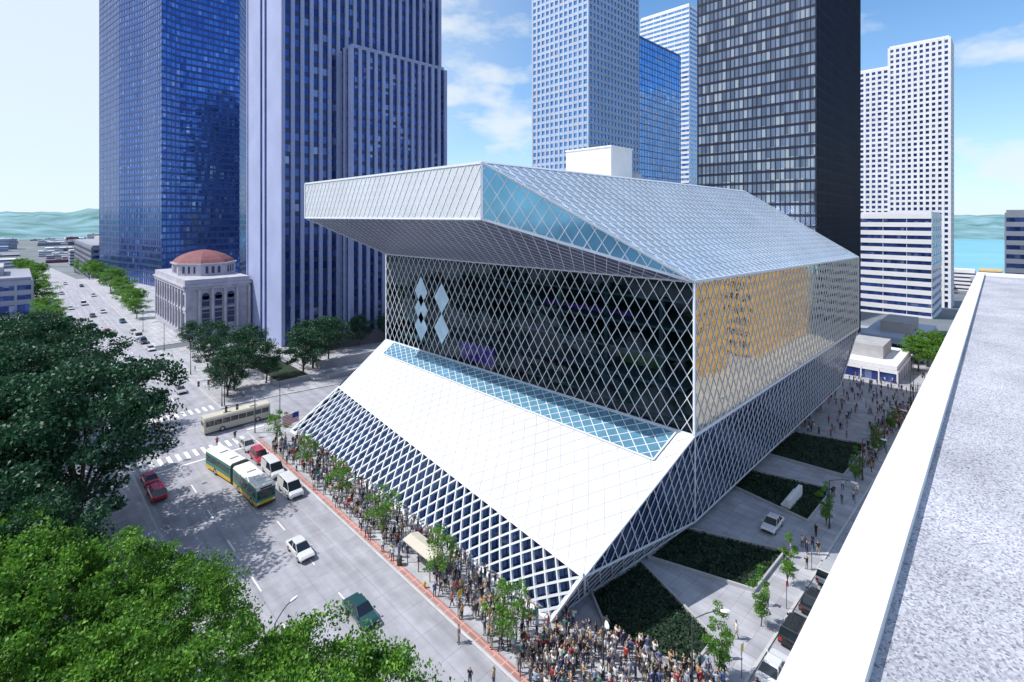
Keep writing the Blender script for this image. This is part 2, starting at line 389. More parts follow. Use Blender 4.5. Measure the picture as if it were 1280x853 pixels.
def patch(a,b,c,d,nu,nv,sm,bw,dep,lm='steel',ref=(0,0,1),edge=.3,off=.02,drop=0.,u0=0,u1=1,v0=0,v1=1):
    f=lambda u,v: bil(a,b,c,d,u0+(u1-u0)*u,v0+(v1-v0)*v)
    nA=pnorm([f(0,0),f(1,0),f(1,1),f(0,1)],V(ref)); s=surf
    for i in range(nu):
        for j in range(nv):
            p=[f(i/nu,j/nv),f((i+1)/nu,j/nv),f((i+1)/nu,(j+1)/nv),f(i/nu,(j+1)/nv)]
            n=pnorm(p,nA); q=[x-n*drop for x in p]
            if (i+j)%2==0:
                s.poly([q[0],q[1],q[2]],sm); s.poly([q[0],q[2],q[3]],sm); lat.bar(p[0],p[2],bw,dep,n,lm,off)
            else:
                s.poly([q[0],q[1],q[3]],sm); s.poly([q[1],q[2],q[3]],sm); lat.bar(p[1],p[3],bw,dep,n,lm,off)
    if edge:
        c4=[f(0,0),f(1,0),f(1,1),f(0,1)]
        for i in range(4): lat.bar(c4[i],c4[(i+1)%4],edge,dep+.04,nA,'steel',off)
W,H_=1.85,2.9
surf.poly([A,B,Bb,Ab],'darkglass'); latpoly([Ab,Bb,B,A],(-1,0,0),W,H_,.09,.05,edge=.3)
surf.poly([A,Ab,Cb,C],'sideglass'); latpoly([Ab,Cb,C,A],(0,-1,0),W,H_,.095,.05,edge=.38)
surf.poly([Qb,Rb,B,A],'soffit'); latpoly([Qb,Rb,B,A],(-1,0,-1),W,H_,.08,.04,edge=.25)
surf.poly([Qb,Qt,Rt,Rb],'meshfront'); latpoly([Qb,Rb,Rt,Qt],(-1,0,0),1.5,2.35,.08,.04,edge=.3)
surf.poly([Qb,A,Qt],'blueglass'); latpoly([Qb,A,Qt],(-1,-1,0),W,H_,.12,.07,edge=.35)
patch(A,C,Sr,Qt,96,18,'meshroof',.10,.06,ref=(0,-1,1),edge=.4)
T2=V((125,100,46)); Cback=V((148.6,100,30)); Cbb=V((148.6,100,12.6))
surf.poly([Qt,Sr,T2,Rt],'mesh'); surf.poly([Sr,C,Cback,T2],'meshroof'); surf.poly([Rt,T2,Cback,B,Rb],'meshfront')
surf.poly([C,Cb,Cbb,Cback],'lowglass'); surf.poly([B,Cback,Cbb,Bb],'lowglass')
latpoly([Sr,C,Cback,T2],(1,0,1),W,H_,.12,.08)
patch(F1,F2,Bb,Ab,60,14,'mesh',.05,.02,lm='seam',ref=(-1,0,1),edge=.32,off=.004)
patch(F1,F2,Bb,Ab,64,6,'blueglass',.10,.06,ref=(-1,0,1),edge=.2,off=.09,drop=-.07,u0=.03,u1=.95,v0=.73,v1=.985)
patch(G1,G2,F2,F1,72,6,'lowglass',.20,.28,ref=(-1,0,0),edge=.4,off=.0,drop=.7)
for P_ in ([F1,J,K],[F1,K,Ab],[Ab,K,E,Cb],[G1,J,F1]):
    n=pnorm(P_,V((-.1,-1,0))); surf.poly([p-n*.12 for p in P_],'lowglass'); latpoly(P_,(-.1,-1,0),W,H_,.09,.06,edge=.24,org=Ab)
surf.poly([Cb,E,V((140,98,0)),Cbb],'lowglass'); surf.poly([E,K,J,G1,G2,V((140,98,0))],'concdark')
surf.poly([F2,G2,V((140,98,0)),Cbb,Bb],'lowglass')
surf.obj('facade_glass',lib); lat.obj('diagrid_steel',lib)
mb=MB()
for z in (14,17.8,21.6,25.4,29.2):
    mb.box(61.2,146,30.5,98,z-.35,z,'slab')
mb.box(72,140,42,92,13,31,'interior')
for y in range(34,98,9): mb.box(62.5,63.1,y,y+.6,13,31,'slab')
for i,y in enumerate(range(36,92,7)):
    z=14+3.8*(i%4); mb.hexa([(62,y,z),(71,y,z),(71,y+9,z+2.6),(62,y+9,z+2.6),(62,y,z+.9),(71,y,z+.9),(71,y+9,z+3.5),(62,y+9,z+3.5)],'slab')
mb.box(60.4,61.1,66,75,13.3,16.4,'purple'); mb.box(66,66.4,36,44,18,20.8,'greenp'); mb.box(64,64.3,40,60,25.5,26,'purple')
mb.obj('interior_floors',lib)
mb=MB()
def dia(y,z,w,h): mb.poly([(59.12,y,z-h/2),(59.12,y-w/2,z),(59.12,y,z+h/2),(59.12,y+w/2,z)],'screen')
for z in (17.6,21.2,24.8): dia(86.3,z,4.6,6.2)
dia(79.3,24.2,4.8,6.0); dia(79.3,18.2,4.8,6.0)
mb.obj('diamond_screens',lib)
mb=MB()
mb.box(88.5,96.6,60,72,46,54.8,'white'); mb.box(88.3,96.8,59.8,72.2,54.8,55.1,'white'); mb.box(97,104,62,70,46,50,'conc')
mb.obj('roof_penthouse',lib)
mb=MB()
mb.box(66,138,36,96,-6,0,'concdark'); mb.box(44,66,36,94,-2,.05,'concdark')
for x in range(70,140,9): mb.tube((x,32,gz(x,32)),(x+2.5,33.5,0),.35,.35,'conc')
mb.obj('plinth',lib)

# ---------------------------------------------------------------- towers
def tower(name,pts,z0,z1,fh,band,bay,mw,md,mg,mf,ms=None,styles=None,roofm='conc',bd=.18,pent=5):
    e=empty(name); core=MB(); core.prism(pts,z0,z1,mg); core.obj('glazing',e)
    fr=MB(); ms=ms or mf
    n=len(pts); c=V((sum(p[0] for p in pts)/n,sum(p[1] for p in pts)/n,0))
    for i in range(n):
        a=V((*pts[i],0));b=V((*pts[(i+1)%n],0)); L=(b-a).length; t=(b-a)/L; nn=V((t.y,-t.x,0))
        st=dict(fh=fh,band=band,bay=bay,mw=mw,md=md,bd=bd)
        if styles and i in styles: st.update(styles[i])
        up=V((0,0,1))
        if st['band']>0:
            z=z1-.01
            while z>z0+fh:
                p=a+up*(z-st['band']/2);q=b+up*(z-st['band']/2)
                fr.bar(p,q,st['band'],st['bd'],nn,ms,0); z-=st['fh']
        k=max(1,round(L/st['bay'])) if st['bay'] else 0
        if st.get('solid'):
            for (s0,s1) in st['solid']:
                p=a+t*(L*s0); q=a+t*(L*s1); w=(q-p).length; mid=(p+q)/2
                fr.bar(mid+up*z0,mid+up*z1,w,st['md']+.05,nn,mf,0)
        for j in range(k+1):
            p=a+t*(L*j/k); fr.bar(p+up*z0,p+up*z1,st['mw'],st['md'],nn,mf,0)
    fr.obj('facade_frame',e)
    r=MB(); q=[(c.x+(p[0]-c.x)*.985,c.y+(p[1]-c.y)*.985) for p in pts]; r.prism(q,z1-.2,z1+1.2,mf)
    if pent:
        q=[(c.x+(p[0]-c.x)*.5,c.y+(p[1]-c.y)*.5) for p in pts]; r.prism(q,z1+1.2,z1+pent,roofm)
    r.obj('roof',e); return e
def rect(x0,x1,y0,y1): return [(x0,y0),(x1,y0),(x1,y1),(x0,y1)]
M['g_navy']=glassmat('navy_glass',(.05,.12,.38),(.10,.22,.56),.06,.8,blind=.05,wave=.045,blindcol=(.22,.32,.6))
M['g_dark']=glassmat('dark_window',(.02,.04,.18),(.06,.12,.38),.08,.6,blind=.08,wave=.04,blindcol=(.2,.25,.45))
M['g_blue']=glassmat('blue_window',(.12,.30,.60),(.2,.45,.85),.06,.8,blind=.05,wave=.04)
M['g_black']=glassmat('black_glass',(.12,.15,.22),(.30,.36,.48),.06,.85,cell=(1.5,1.5,3.8),blind=.16,wave=.03,blindcol=(.45,.48,.54))
M['f_navy']=mat('navy_spandrel',(.04,.07,.22),.3,.4,.1,.1)
M['f_lav']=mat('pale_concrete',(.32,.36,.56),.75,0,.08,.1)
M['f_grey']=mat('grey_stone',(.46,.54,.70),.6,0,.06,.1)
M['f_white']=mat('white_concrete',(.74,.74,.76),.7,0,.06,.1)
M['f_black']=mat('black_frame',(.02,.024,.05),.4,.3,.1,.1)
M['f_tan']=mat('tan_brick',(.62,.42,.18),.8,0,.1,.3)
M['f_band']=mat('dark_spandrel',(.03,.045,.12),.4,.2,.1,.1)
M['f_city']=mat('city_wall',(.26,.27,.33),.8,0,.3,.01)
tower('dark_blue_skyscraper',[(41,445),(47,403),(55,376),(60,348),(70,353),(103,355),(116,378),(116,445)],-1,250,3.9,1.3,3.0,.25,.12,'g_navy','f_navy')
tower('striped_office_tower',rect(60,121,164,196),-4,175,3.8,1.5,3.05,1.15,.8,'g_dark','f_lav','f_band',
      {3:dict(bay=8,mw=.3,md=.3,band=.0,solid=[(.02,.40),(.47,.53),(.60,.98)])},bd=.1)
tower('striped_office_wing',rect(79.7,118.5,157,163.9),-4,97,3.8,1.2,3.05,1.15,.8,'g_dark','f_lav','f_band',bd=.1,pent=0)
tower('grid_office_tower',rect(211,259,157,196),-9,172,3.9,1.6,3.2,1.1,.5,'g_blue','f_grey','f_grey',bd=.4)
tower('blue_glass_tower',rect(260,315,158.5,196),-10,147,3.9,.5,3.,.18,.1,'g_blue','f_navy',pent=0)
tower('white_banded_tower',rect(382,440,185,229),-20,210,3.9,2.0,6,.3,.1,'g_blue','f_white','f_white',bd=.3)
tower('black_glass_skyscraper',rect(187,252,47,87),-8,172,3.85,.9,1.55,.16,.3,'g_black','f_black','f_black',{0:dict(bd=.1)})
tower('white_grid_tower',rect(463,485,34,68),-24,166,3.9,1.7,3.4,1.5,.8,'g_dark','f_white','f_white',bd=.7,pent=0)
tower('white_grid_annex',rect(464,485,68.3,87),-24,152,3.9,1.7,3.4,1.5,.8,'g_dark','f_white','f_white',bd=.7,pent=0)
tower('low_banded_office',rect(372,420,35,69),-26,42,4.9,2.7,12,.2,.15,'g_dark','f_white','f_white',bd=.35,pent=0)
tower('white_office_building',rect(300,330,-20,4),-14,42,3.9,2.,8,.4,.3,'g_dark','f_white','f_white')
tower('tan_brick_building',rect(122,151,-50,-6),-8,27,3.9,1.7,2.6,1.2,.4,'g_dark','f_tan','f_tan',bd=.35)
tower('tan_brick_building.001',rect(171,196,-50,-6),-10,24,3.9,1.7,2.6,1.2,.4,'g_dark','f_tan','f_tan',bd=.35)
tower('concrete_office_building',rect(206,240,-50,-8),-12,40,3.9,1.7,4,1.2,.4,'g_dark','f_tan','f_tan',bd=.35)
tower('dark_low_building',rect(38,80,458,600),-12,19,4,2,5,.8,.3,'g_dark','f_city')
tower('low_brown_building',rect(-30,5,290,340),0,14,4,2,5,.8,.3,'g_dark','f_city')
tower('street_pavilion',rect(176,202,24,41),-9,-3.2,5,.9,4,.3,.3,'g_dark','f_white')
tower('street_pavilion.001',rect(215,250,22,40),-11,-2.5,5,.9,4,.3,.3,'g_dark','f_grey')
ch=empty('church_building'); mb=MB()
x0,x1,y0,y1=39.5,58.5,191.6,240
mb.box(x0,x1,y0,y1,0,16,'stone')
mb.box(x0-.5,x1+.5,y0-.5,y1+.5,16,17,'stone'); mb.box(x0-.9,x1+.9,y0-.9,y1+.9,17,17.6,'stone')
mb.box(x0-.3,x1+.3,y0-.3,y1+.3,17.6,19.4,'stone'); mb.box(x0-.35,x1+.35,y0-.35,y1+.35,0,2.2,'stone'); mb.box(x0-.2,x1+.2,y0-.2,y1+.2,9.2,9.8,'stone')
for k in range(11):
    y=y0+2.5+k*4.3
    mb.box(x0-.04,x0+.2,y-.9,y+.9,3,8.2,'f_band'); mb.box(x0-.04,x0+.2,y-.9,y+.9,10.6,14.4,'f_band')
    mb.box(x0-.45,x0-.05,y+1.7,y+2.5,2.2,16,'stone')
for k in range(5):
    x=x0+2+k*3.8
    if k in(1,2,3):
        mb.box(x-1.1,x+1.1,y0-.04,y0+.2,4,13.6,'f_band'); mb.tube((x,y0-.04,13.6),(x,y0+.2,13.6),1.1,1.1,'f_band',16)
        for z in(6,8,10,12): mb.box(x-1.1,x+1.1,y0-.09,y0-.041,z,z+.18,'stone')
    mb.tube((x+1.9,y0-.8,2.2),(x+1.9,y0-.8,16),.5,.42,'stone',12)
ccx,ccy=50,214
pts=[(ccx+10*math.cos(t),ccy+13*math.sin(t)) for t in [math.pi/8+i*math.pi/4 for i in range(8)]]
mb.prism(pts,19.4,23.2,'stone'); mb.prism([(ccx+(p[0]-ccx)*1.05,ccy+(p[1]-ccy)*1.05) for p in pts],23.2,23.7,'stone')
rings=[]
for s_,z in ((1.0,23.7),(.9,24.8),(.7,26.2),(.45,27.2),(.2,27.8),(.05,28)):
    rings.append([(ccx+(p[0]-ccx)*s_,ccy+(p[1]-ccy)*s_,z) for p in pts])
mb.loft(rings,'terra')
for i,p in enumerate(pts):
    q=pts[(i+1)%8]
    for t in(.25,.5,.75):
        c=V((p[0]+(q[0]-p[0])*t,p[1]+(q[1]-p[1])*t,0)); nn=V((c.x-ccx,c.y-ccy,0)).normalized()
        mb.bar(c+V((0,0,20.2)),c+V((0,0,22.6)),.9,.08,nn,'f_band')
for s_ in range(6): mb.box(x0+1,x1-1,y0-1.3-s_*.4,y0-.9-s_*.4+.0,0.13,2.1-.35*s_,'stone')
mb.obj('walls',ch)

mb=MB()
for i in range(420):
    y=random.uniform(470,2700); x=random.uniform(-220,560)
    if 4<x<36 and y<1100: continue
    if 36<x<120 and y<640: continue
    w=random.uniform(14,60); d=random.uniform(14,50); h=random.uniform(4,14)+ (16 if random.random()<.08 else 0)
    z=gz(x,y); m=random.choice(['f_city','f_white','concdark','stone','f_grey','terra' if random.random()<.4 else 'f_city'])
    if x>36 or x+w<8:
        mb.box(x,x+w,y,y+d,z-2,z+h,m)
        for k in range(int(h//4)): mb.box(x-.1,x+w+.1,y-.1,y+d+.1,z+1.3+4*k,z+2.8+4*k,'f_band')
        mb.box(x+w*.3,x+w*.5,y+d*.3,y+d*.6,z+h,z+h+2.5,'conc')
mb.obj('distant_city_buildings')
mb=MB()
for i in range(70):
    y=random.uniform(-40,260); x=random.uniform(520,860)
    w=random.uniform(15,30); d=random.uniform(15,30); h=random.uniform(8,26); z=gz(x,y); m=random.choice(['f_city','f_white','f_tan','stone'])
    mb.box(x,x+w,y,y+d,z-2,z+h,m)
    for k in range(int(h//4)): mb.box(x-.1,x+w+.1,y-.1,y+d+.1,z+1.3+4*k,z+2.8+4*k,'f_band')
mb.obj('waterfront_buildings')

# roof the photographer stands on: slightly skewed parapet line
cb=empty('rooftop_building'); mb=MB()
oy=lambda x:.351+.0147*x
iy=lambda x:.211+.0177*x
mb.prism([(-30,-34),(12.4,-34),(12.4,oy(12.4)-.05),(-30,oy(-30)-.05)],0,38.4,'conc')
for z in np.arange(3,37,3.8):
    for x in np.arange(-28,11,3.2): mb.box(x,x+1.8,oy(x)-.3,oy(x)+.02,z,z+2,'cglass')
mb.prism([(-29.9,-33.9),(12.25,-33.9),(12.25,iy(12.25)+.01),(-29.9,iy(-29.9)+.01)],38.4,38.965,'gravel')
mb.obj('walls',cb)
mb=MB(); mb.prism([(-30,iy(-30)),(12.57,iy(12.57)),(12.57,oy(12.57)),(-30,oy(-30))],38.4,39.0,'coping')
mb.prism([(12.2,-34),(12.57,-34),(12.57,iy(12.57)-.002),(12.2,iy(12.2)-.002)],38.4,38.998,'coping'); mb.box(-30.2,-30,-34,-.1,38.4,39,'coping')
mb.obj('coping',cb)

mb=MB()
mb.box(44,52,124,148,-.6,.9,'conc'); mb.box(44.4,51.6,124.4,147.6,.9,1.0,'grass'); mb.box(56,100,122,123,-3,.4,'conc')
mb.box(58,90,132,133.2,-3,1.2,'conc'); mb.box(58,59.2,133.3,150,-3,1.2,'conc'); mb.box(60,110,152,152.8,-4,2.4,'concdark')
mb.obj('plaza_planter_wall')
mb=MB(); mb.box(78.5,84.5,23,23.5,gz(80,23),gz(80,23)+1.5,'white'); mb.box(78.5,84.5,23.5,24.2,gz(80,23),gz(80,23)+.6,'white'); mb.obj('bench_wall')

# ---------------------------------------------------------------- trees
def make_tree(name,h,R,nclump,nleaf,lsize,leaf,trunk_h=None,tr=.35,clr=1.5,seed=0):
    rnd=random.Random(seed); g=np.random.default_rng(seed)
    mb=MB(); th=trunk_h or h*.35; top=V((rnd.uniform(-.3,.3),rnd.uniform(-.3,.3),th))
    mb.tube((0,0,-.3),top,tr,tr*.75,'bark',10)
    cz=(h+th*.8)/2; rz=(h-th*.8)/2
    cl=[]
    for i in range(nclump):
        while True:
            d=V((g.normal(),g.normal(),g.normal()+.25)).normalized(); r=g.uniform(.3,1.06)**.5
            p=V((d.x*R*r,d.y*R*r,cz+d.z*rz*r)); 
            lump=1+.2*math.sin(3*math.atan2(d.y,d.x)+seed)+.14*math.sin(5*d.z+seed)
            p.x*=lump;p.y*=lump
            if p.z>th*.7: break
        cl.append(p)
    for i in range(min(nclump,16)):
        e=cl[i]; mid=top.lerp(e,.5)+V((0,0,-.08*h*rnd.random())); mb.tube(top+V((0,0,-.3)),mid,tr*.45,tr*.25,'bark',6); mb.tube(mid,e,tr*.25,tr*.06,'bark',5)
        for k in range(2):
            e2=cl[(i*3+k*7)%nclump]
            if (e2-mid).length<R*.9: mb.tube(mid,e2,tr*.16,tr*.04,'bark',4)
    me1=mb.mesh(name+'_wood')
    P=[]; per=nleaf//nclump
    for c in cl:
        s=clr*g.uniform(.5,1.3); d=g.normal(size=(per,3)); d/=np.linalg.norm(d,axis=1)[:,None]
        r=g.uniform(.0,1.15,size=(per,1))**.5; q=np.array(c)+d*r*s*np.array([1.2,1.2,.6]); P.append(q)
    P=np.concatenate(P)
    me2=quadmesh(name+'_leaves',leafcloud(P,lsize,1.3),[leaf])
    return me1,me2
def put_tree(name,meshes,x,y,z=None,s=1.,rot=None,sz=None):
    e=empty(name,(x,y,gz(x,y)+.1 if z is None else z)); e.scale=(s,s,sz or s); e.rotation_euler=(0,0,random.uniform(0,6.28) if rot is None else rot)
    for n_,me in (('trunk',meshes[0]),('foliage',meshes[1])):
        o=D.objects.new(n_,me); COL.objects.link(o); o.parent=e
    return e
tb=[make_tree('td%d'%i,20,9,170,34000,.42,'leafd',5,.45,1.6,seed=11+i) for i in range(2)]
tl=[make_tree('tl%d'%i,14,7,190,46000,.25,'leafl',4,.35,1.1,seed=21+i) for i in range(2)]
tm=[make_tree('tm%d'%i,10,4.2,60,9000,.30,'leafd',2.5,.22,1.2,seed=31+i) for i in range(2)]
ts=[make_tree('ts%d'%i,6.5,1.7,26,2300,.2,'leafs',2.2,.07,.62,seed=41+i) for i in range(3)]
tc=[make_tree('tc',8,1.1,26,3500,.2,'leafs',1.2,.08,.55,seed=51)]
tg=[make_tree('tg',10,4.2,60,8000,.34,'leafs',2.5,.22,1.2,seed=61)]
for i,(x,y,s) in enumerate([(5.5,80,1.12),(3,119,1.1),(-1,98,1.12),(-3,84,1.),(-6,70,.9),(1,140,1.),(-5,128,1.1),(3,160,.9),(0,63,.72)]): put_tree('broadleaf_tree',tb[i%2],x,y,s=s)
for i,(x,y,s) in enumerate([(1.5,52,1.08),(8.5,33,1.),(2,40,.98),(8,46.5,.9),(10,26,.85),(-3,45,1.),(13.5,29.5,.95),(-4,60,1.05),(4,26,.8)]): put_tree('leafy_tree',tl[i%2],x,y,s=s,rot=i*1.3)
for i,(x,y,s) in enumerate([(41,165,1.),(38,178,.8),(36,150,.9),(41,140,1.1),(36,128,1.),(43,128,1.),(57,134,1.35),(52,128,1.2),(47,152,1.),(64,140,1.2),(33.5,124,.9),(70,150,1.),(80,152,1.),(90,150,1.)]): put_tree('plaza_tree',tm[i%2],x,y,s=s)
for i,(x,y,s) in enumerate([(8,210,1.),(8,235,1.),(9,260,1.),(35,262,1.),(35,280,1.),(8,300,1.2),(36,300,1.2),(8,360,1.2),(36,340,1.3),(36,390,1.3),(4,185,1.2),(200,22,1.1),(212,21,1.2),(232,20,.9),(34,245,.8),(9,440,1.3),(36,450,1.3),(7,520,1.4),(40,560,1.4),(5,620,1.5)]): put_tree('avenue_tree',tg[0],x,y,s=s)
for i,y in enumerate([33,43.5,55,66.5,78,90]): put_tree('street_tree',ts[i%3],32.2,y,s=random.uniform(.9,1.12))
for i,(x,y) in enumerate([(43.5,18.3),(52.5,18),(61,18),(78,18.4),(96,18.4),(112,18.4),(128,18.4)]): put_tree('columnar_street_tree',tc[0],x,y,s=.72 if i else .8)

# ---------------------------------------------------------------- vehicles
def ring(y,hw,zb,zt,tw,r=.12):
    return [(-hw+.05,y,zb),(hw-.05,y,zb),(hw,y,zb+.15),(hw,y,zt-r*1.2),(tw,y,zt),(-tw,y,zt),(-hw,y,zt-r*1.2),(-hw,y,zb+.15)]
def carpaint(name,c): 
    k='paint_'+name
    if k not in M:
        M[k]=mat(k,c,.25,.15,.03,spec=.6); M[k].node_tree.nodes['Principled BSDF'].inputs['Coat Weight'].default_value=.6
    return k
def wheel(mb,x,y,r,w):
    sx=1 if x>0 else -1
    mb.tube((x-sx*w,y,r),(x,y,r),r,r,'tyre',18); mb.tube((x,y,r),(x+sx*.012,y,r),r*.62,r*.58,'rim',12)
def car(name,x,y,ang,pname,pcol,kind='sedan'):
    p=carpaint(pname,pcol); e=empty(name,(x,y,0)); mb=MB()
    if kind=='van': L,Wd,ht=5.2,.98,2.05; st=[(-2.6,.3,1.0),(-2.5,.28,1.15),(1.2,.28,1.15),(1.9,.28,1.08),(2.45,.28,.9),(2.6,.35,.7)]; cab=[(-2.55,1.1,.93),(-2.5,ht,.80),(1.0,ht,.80),(1.85,1.1,.92)]
    elif kind=='suv': L,Wd,ht=4.7,.93,1.75; st=[(-2.35,.35,.9),(-2.28,.3,1.05),(1.0,.3,1.08),(2.1,.3,.98),(2.35,.4,.75)]; cab=[(-2.25,1.0,.86),(-2.0,ht,.7),(.45,ht,.7),(1.15,1.03,.84)]
    else: L,Wd,ht=4.6,.88,1.42; st=[(-2.3,.35,.72),(-2.2,.28,.88),(-1.3,.26,.93),(.9,.26,.9),(2.05,.28,.76),(2.3,.36,.6)]; cab=[(-1.75,.86,.8),(-1.0,ht,.62),(.25,ht,.62),(1.15,.86,.79)]
    mb.loft([ring(yy,Wd-(0.1 if i in(0,len(st)-1) else 0),zb,zt,Wd-.12) for i,(yy,zb,zt) in enumerate(st)],p)
    (ya,za,wa),(yb,zb_,wb),(yc,zc,wc),(yd,zd,wd)=cab
    P=[(-wa,ya,za),(wa,ya,za),(wd,yd,zd),(-wd,yd,zd),(-wb,yb,zb_),(wb,yb,zb_),(wc,yc,zc),(-wc,yc,zc)]
    mb.hexa(P,'cglass')
    mb.hexa([(-wb-.01,yb-.05,zb_-.02),(wb+.01,yb-.05,zb_-.02),(wc+.01,yc+.05,zc-.02),(-wc-.01,yc+.05,zc-.02),(-wb+.06,yb,zb_+.05),(wb-.06,yb,zb_+.05),(wc-.06,yc,zc+.05),(-wc+.06,yc,zc+.05)],p)
    for sx in(-1,1):
        for (a,b) in (((wa,ya,za),(wb,yb,zb_)),((wd,yd,zd),(wc,yc,zc)),((.5*(wa+wd),.5*(ya+yd)-.1,.5*(za+zd)),(wb,.5*(yb+yc)-.05,zb_))):
            mb.bar((sx*a[0],a[1],a[2]),(sx*b[0],b[1],b[2]),.09,.03,(sx,0,.3),p,.0)
        if kind=='van': mb.bar((sx*(wa-.0),-2.5,1.55),(sx*(wa-.0),-.2,1.55),.85,.02,(sx,0,.15),p,.0)
        wr=.34 if kind!='sedan' else .31
        for yy in (-L*.30,L*.31): wheel(mb,sx*(Wd+.012),yy,wr,.22)
        mb.box(*(sorted((sx*(Wd-.42),sx*(Wd-.14)))),st[-1][0]-.03,st[-1][0]+.02,.5,st[-1][2]-.02,'lampw')
        mb.box(*(sorted((sx*(Wd-.38),sx*(Wd-.12)))),st[0][0]-.02,st[0][0]+.03,.55,st[0][2]-.02,'lampr')
        mb.box(*sorted((sx*Wd,sx*(Wd+.16))),yd-.25,yd-.08,.92 if kind=='sedan' else 1.1,1.05 if kind=='sedan' else 1.25,p)
    mb.box(-.7,.7,st[-1][0]-.02,st[-1][0]+.05,.36,.5,'black'); mb.box(-.7,.7,st[0][0]-.05,st[0][0]+.02,.36,.5,'black')
    o=mb.obj('body',e)
    bv=o.modifiers.new('b','BEVEL'); bv.width=.035; bv.segments=2; bv.limit_method='ANGLE'
    e.rotation_euler=(0,0,ang); z=gz(x,y)+.015
    if 30.4<x<152 and 16.5<y<101: z+=.12
    e.location=(x,y,z)
    if abs(abs(ang)-math.pi/2)<.5 and x>40: e.rotation_euler=(Matrix.Rotation(.05,3,'Y')@Matrix.Rotation(ang,3,'Z')).to_euler()
    return e
wh=('white',(.75,.75,.76)); rd=('red',(.5,.02,.04)); gr=('green',(.02,.08,.09)); bk=('black',(.015,.017,.02)); sv=('silver',(.5,.5,.52)); bl=('blue',(.05,.09,.2)); dk=('charcoal',(.06,.07,.09))
hp=math.pi/2
car('sedan_car',24.1,60.2,math.pi,*wh); car('sedan_car',24.6,46.4,math.pi,*gr)
car('white_van',28.4,74.5,math.pi,*wh,kind='van'); car('white_van',28.6,82,math.pi,*wh,kind='van'); car('red_car',28.6,88,math.pi,*rd,kind='suv'); car('sedan_car',28.6,94,math.pi,*sv)
car('red_car',14.4,92.5,0,*rd); car('red_car',14.4,87,0,*rd,kind='suv')
car('parked_car',71.9,23.2,hp*1.02,*wh)
car('parked_car',47.6,15.2,-hp,*wh); car('parked_suv',53.7,15.2,-hp,*bk,kind='suv'); car('parked_car',59.8,15.2,-hp,*bk); car('parked_car',66,15.2,-hp,*sv,kind='suv')
for (x,y,c,k) in [(26.8,135,sv,'sedan'),(21.8,171,wh,'van'),(17,176,bl,'sedan'),(21.7,202,wh,'sedan'),(27,160,bk,'suv'),(20,245,sv,'sedan'),(15,190,dk,'sedan'),(15,215,wh,'suv'),(28.9,215,sv,'sedan'),(26,270,wh,'sedan'),(15,260,sv,'suv'),(28.9,240,bl,'sedan'),(22,300,wh,'van'),(15.,150,dk,'suv'),(17,350,sv,'sedan'),(28,330,wh,'sedan'),
  (28.9,184,wh,'sedan'),(22.5,222,rd,'sedan'),(17.5,232,sv,'van'),(28.9,196,dk,'suv'),(28.9,205,wh,'van'),(22,262,dk,'sedan'),(17,290,wh,'sedan'),(27,380,dk,'sedan'),(21,400,wh,'sedan'),(16,142,wh,'sedan')]:
    car('distant_car',x,y,math.pi,*c,kind=k)
for (x,y,c,k) in [(155,50,sv,'sedan'),(160,62,wh,'suv'),(190,12,dk,'sedan'),(215,9,wh,'sedan')]: car('distant_car',x,y,0 if y>20 else hp,*c,kind=k)
M['busgreen']=mat('bus_green',(.02,.20,.15),.35,0,.05); M['busyellow']=mat('bus_yellow',(.68,.42,.03),.4,0,.05); M['buscream']=mat('bus_cream',(.76,.76,.72),.4,0,.05); M['bustan']=mat('bus_tan',(.56,.52,.44),.5,0,.05)
def bus_sec(mb,y0,y1,front,back,side='busgreen',low='busyellow',roof='buscream'):
    hw=1.28
    mb.box(-hw,hw,y0,y1,.38,.95,low); mb.box(-hw,hw,y0,y1,.952,2.5,side)
    def rr(y,s=0): return [(-hw,y,2.502),(hw,y,2.502),(hw,y,2.85),(hw-.25,y,3.1),(-hw+.25,y,3.1),(-hw,y,2.85)]
    mb.loft([rr(y0),rr(y1)],roof)
    mb.box(-hw-.004,hw+.004,y0+.02,y1-.02,2.52,2.8,side)
    L=y1-y0; k=int(L/1.35)
    for sx in(-1,1):
        a,b=sorted((sx*hw,sx*(hw+.012)))
        for i in range(k):
            q0=y0+.25+i*(L-.5)/k; mb.box(a,b,q0+.05,q0+(L-.5)/k-.05,1.5,2.42,'cglass')
    for i in range(2): mb.box(-.6,.6,y0+L*.2+i*L*.4,y0+L*.2+i*L*.4+1.3,3.1,3.28,roof)
    if front: mb.box(-1.15,1.15,y0-.015,y0,1.25,2.45,'cglass'); mb.box(-.8,.8,y0-.02,y0-.002,2.55,2.8,'black'); mb.box(-1.2,-.9,y0-.03,y0,.6,.85,'lampw'); mb.box(.9,1.2,y0-.03,y0,.6,.85,'lampw'); mb.box(-1.25,1.25,y0-.12,y0-.031,.35,.55,'black')
    if back: mb.box(-1,1,y1,y1+.015,1.5,2.3,'cglass')
e=empty('articulated_bus',(24.65,73.3,gz(24,80)+.012)); mb=MB()
bus_sec(mb,0,8.6,True,False); 
for i in range(6): mb.box(-1.2+(.06 if i%2 else 0),1.2-(.06 if i%2 else 0),8.6+i*.2,8.8+i*.2,.5,3.0-(.06 if i%2 else 0),'black')
for sx in(-1.29,1.29):
    for y in(1.9,6.6): wheel(mb,sx,y,.5,.3)
mb.obj('front_section',e); mb=MB(); bus_sec(mb,0,8.2,False,True)
for sx in(-1.29,1.29): wheel(mb,sx,5,.5,.3)
o=mb.obj('rear_section',e); o.location=(0,9.8,0); o.rotation_euler=(0,0,.10); e.rotation_euler=(0,0,.06)
e=empty('city_bus',(36,106,gz(30,107)+.012)); mb=MB(); bus_sec(mb,0,11.5,True,True,'bustan','bustan','bustan')
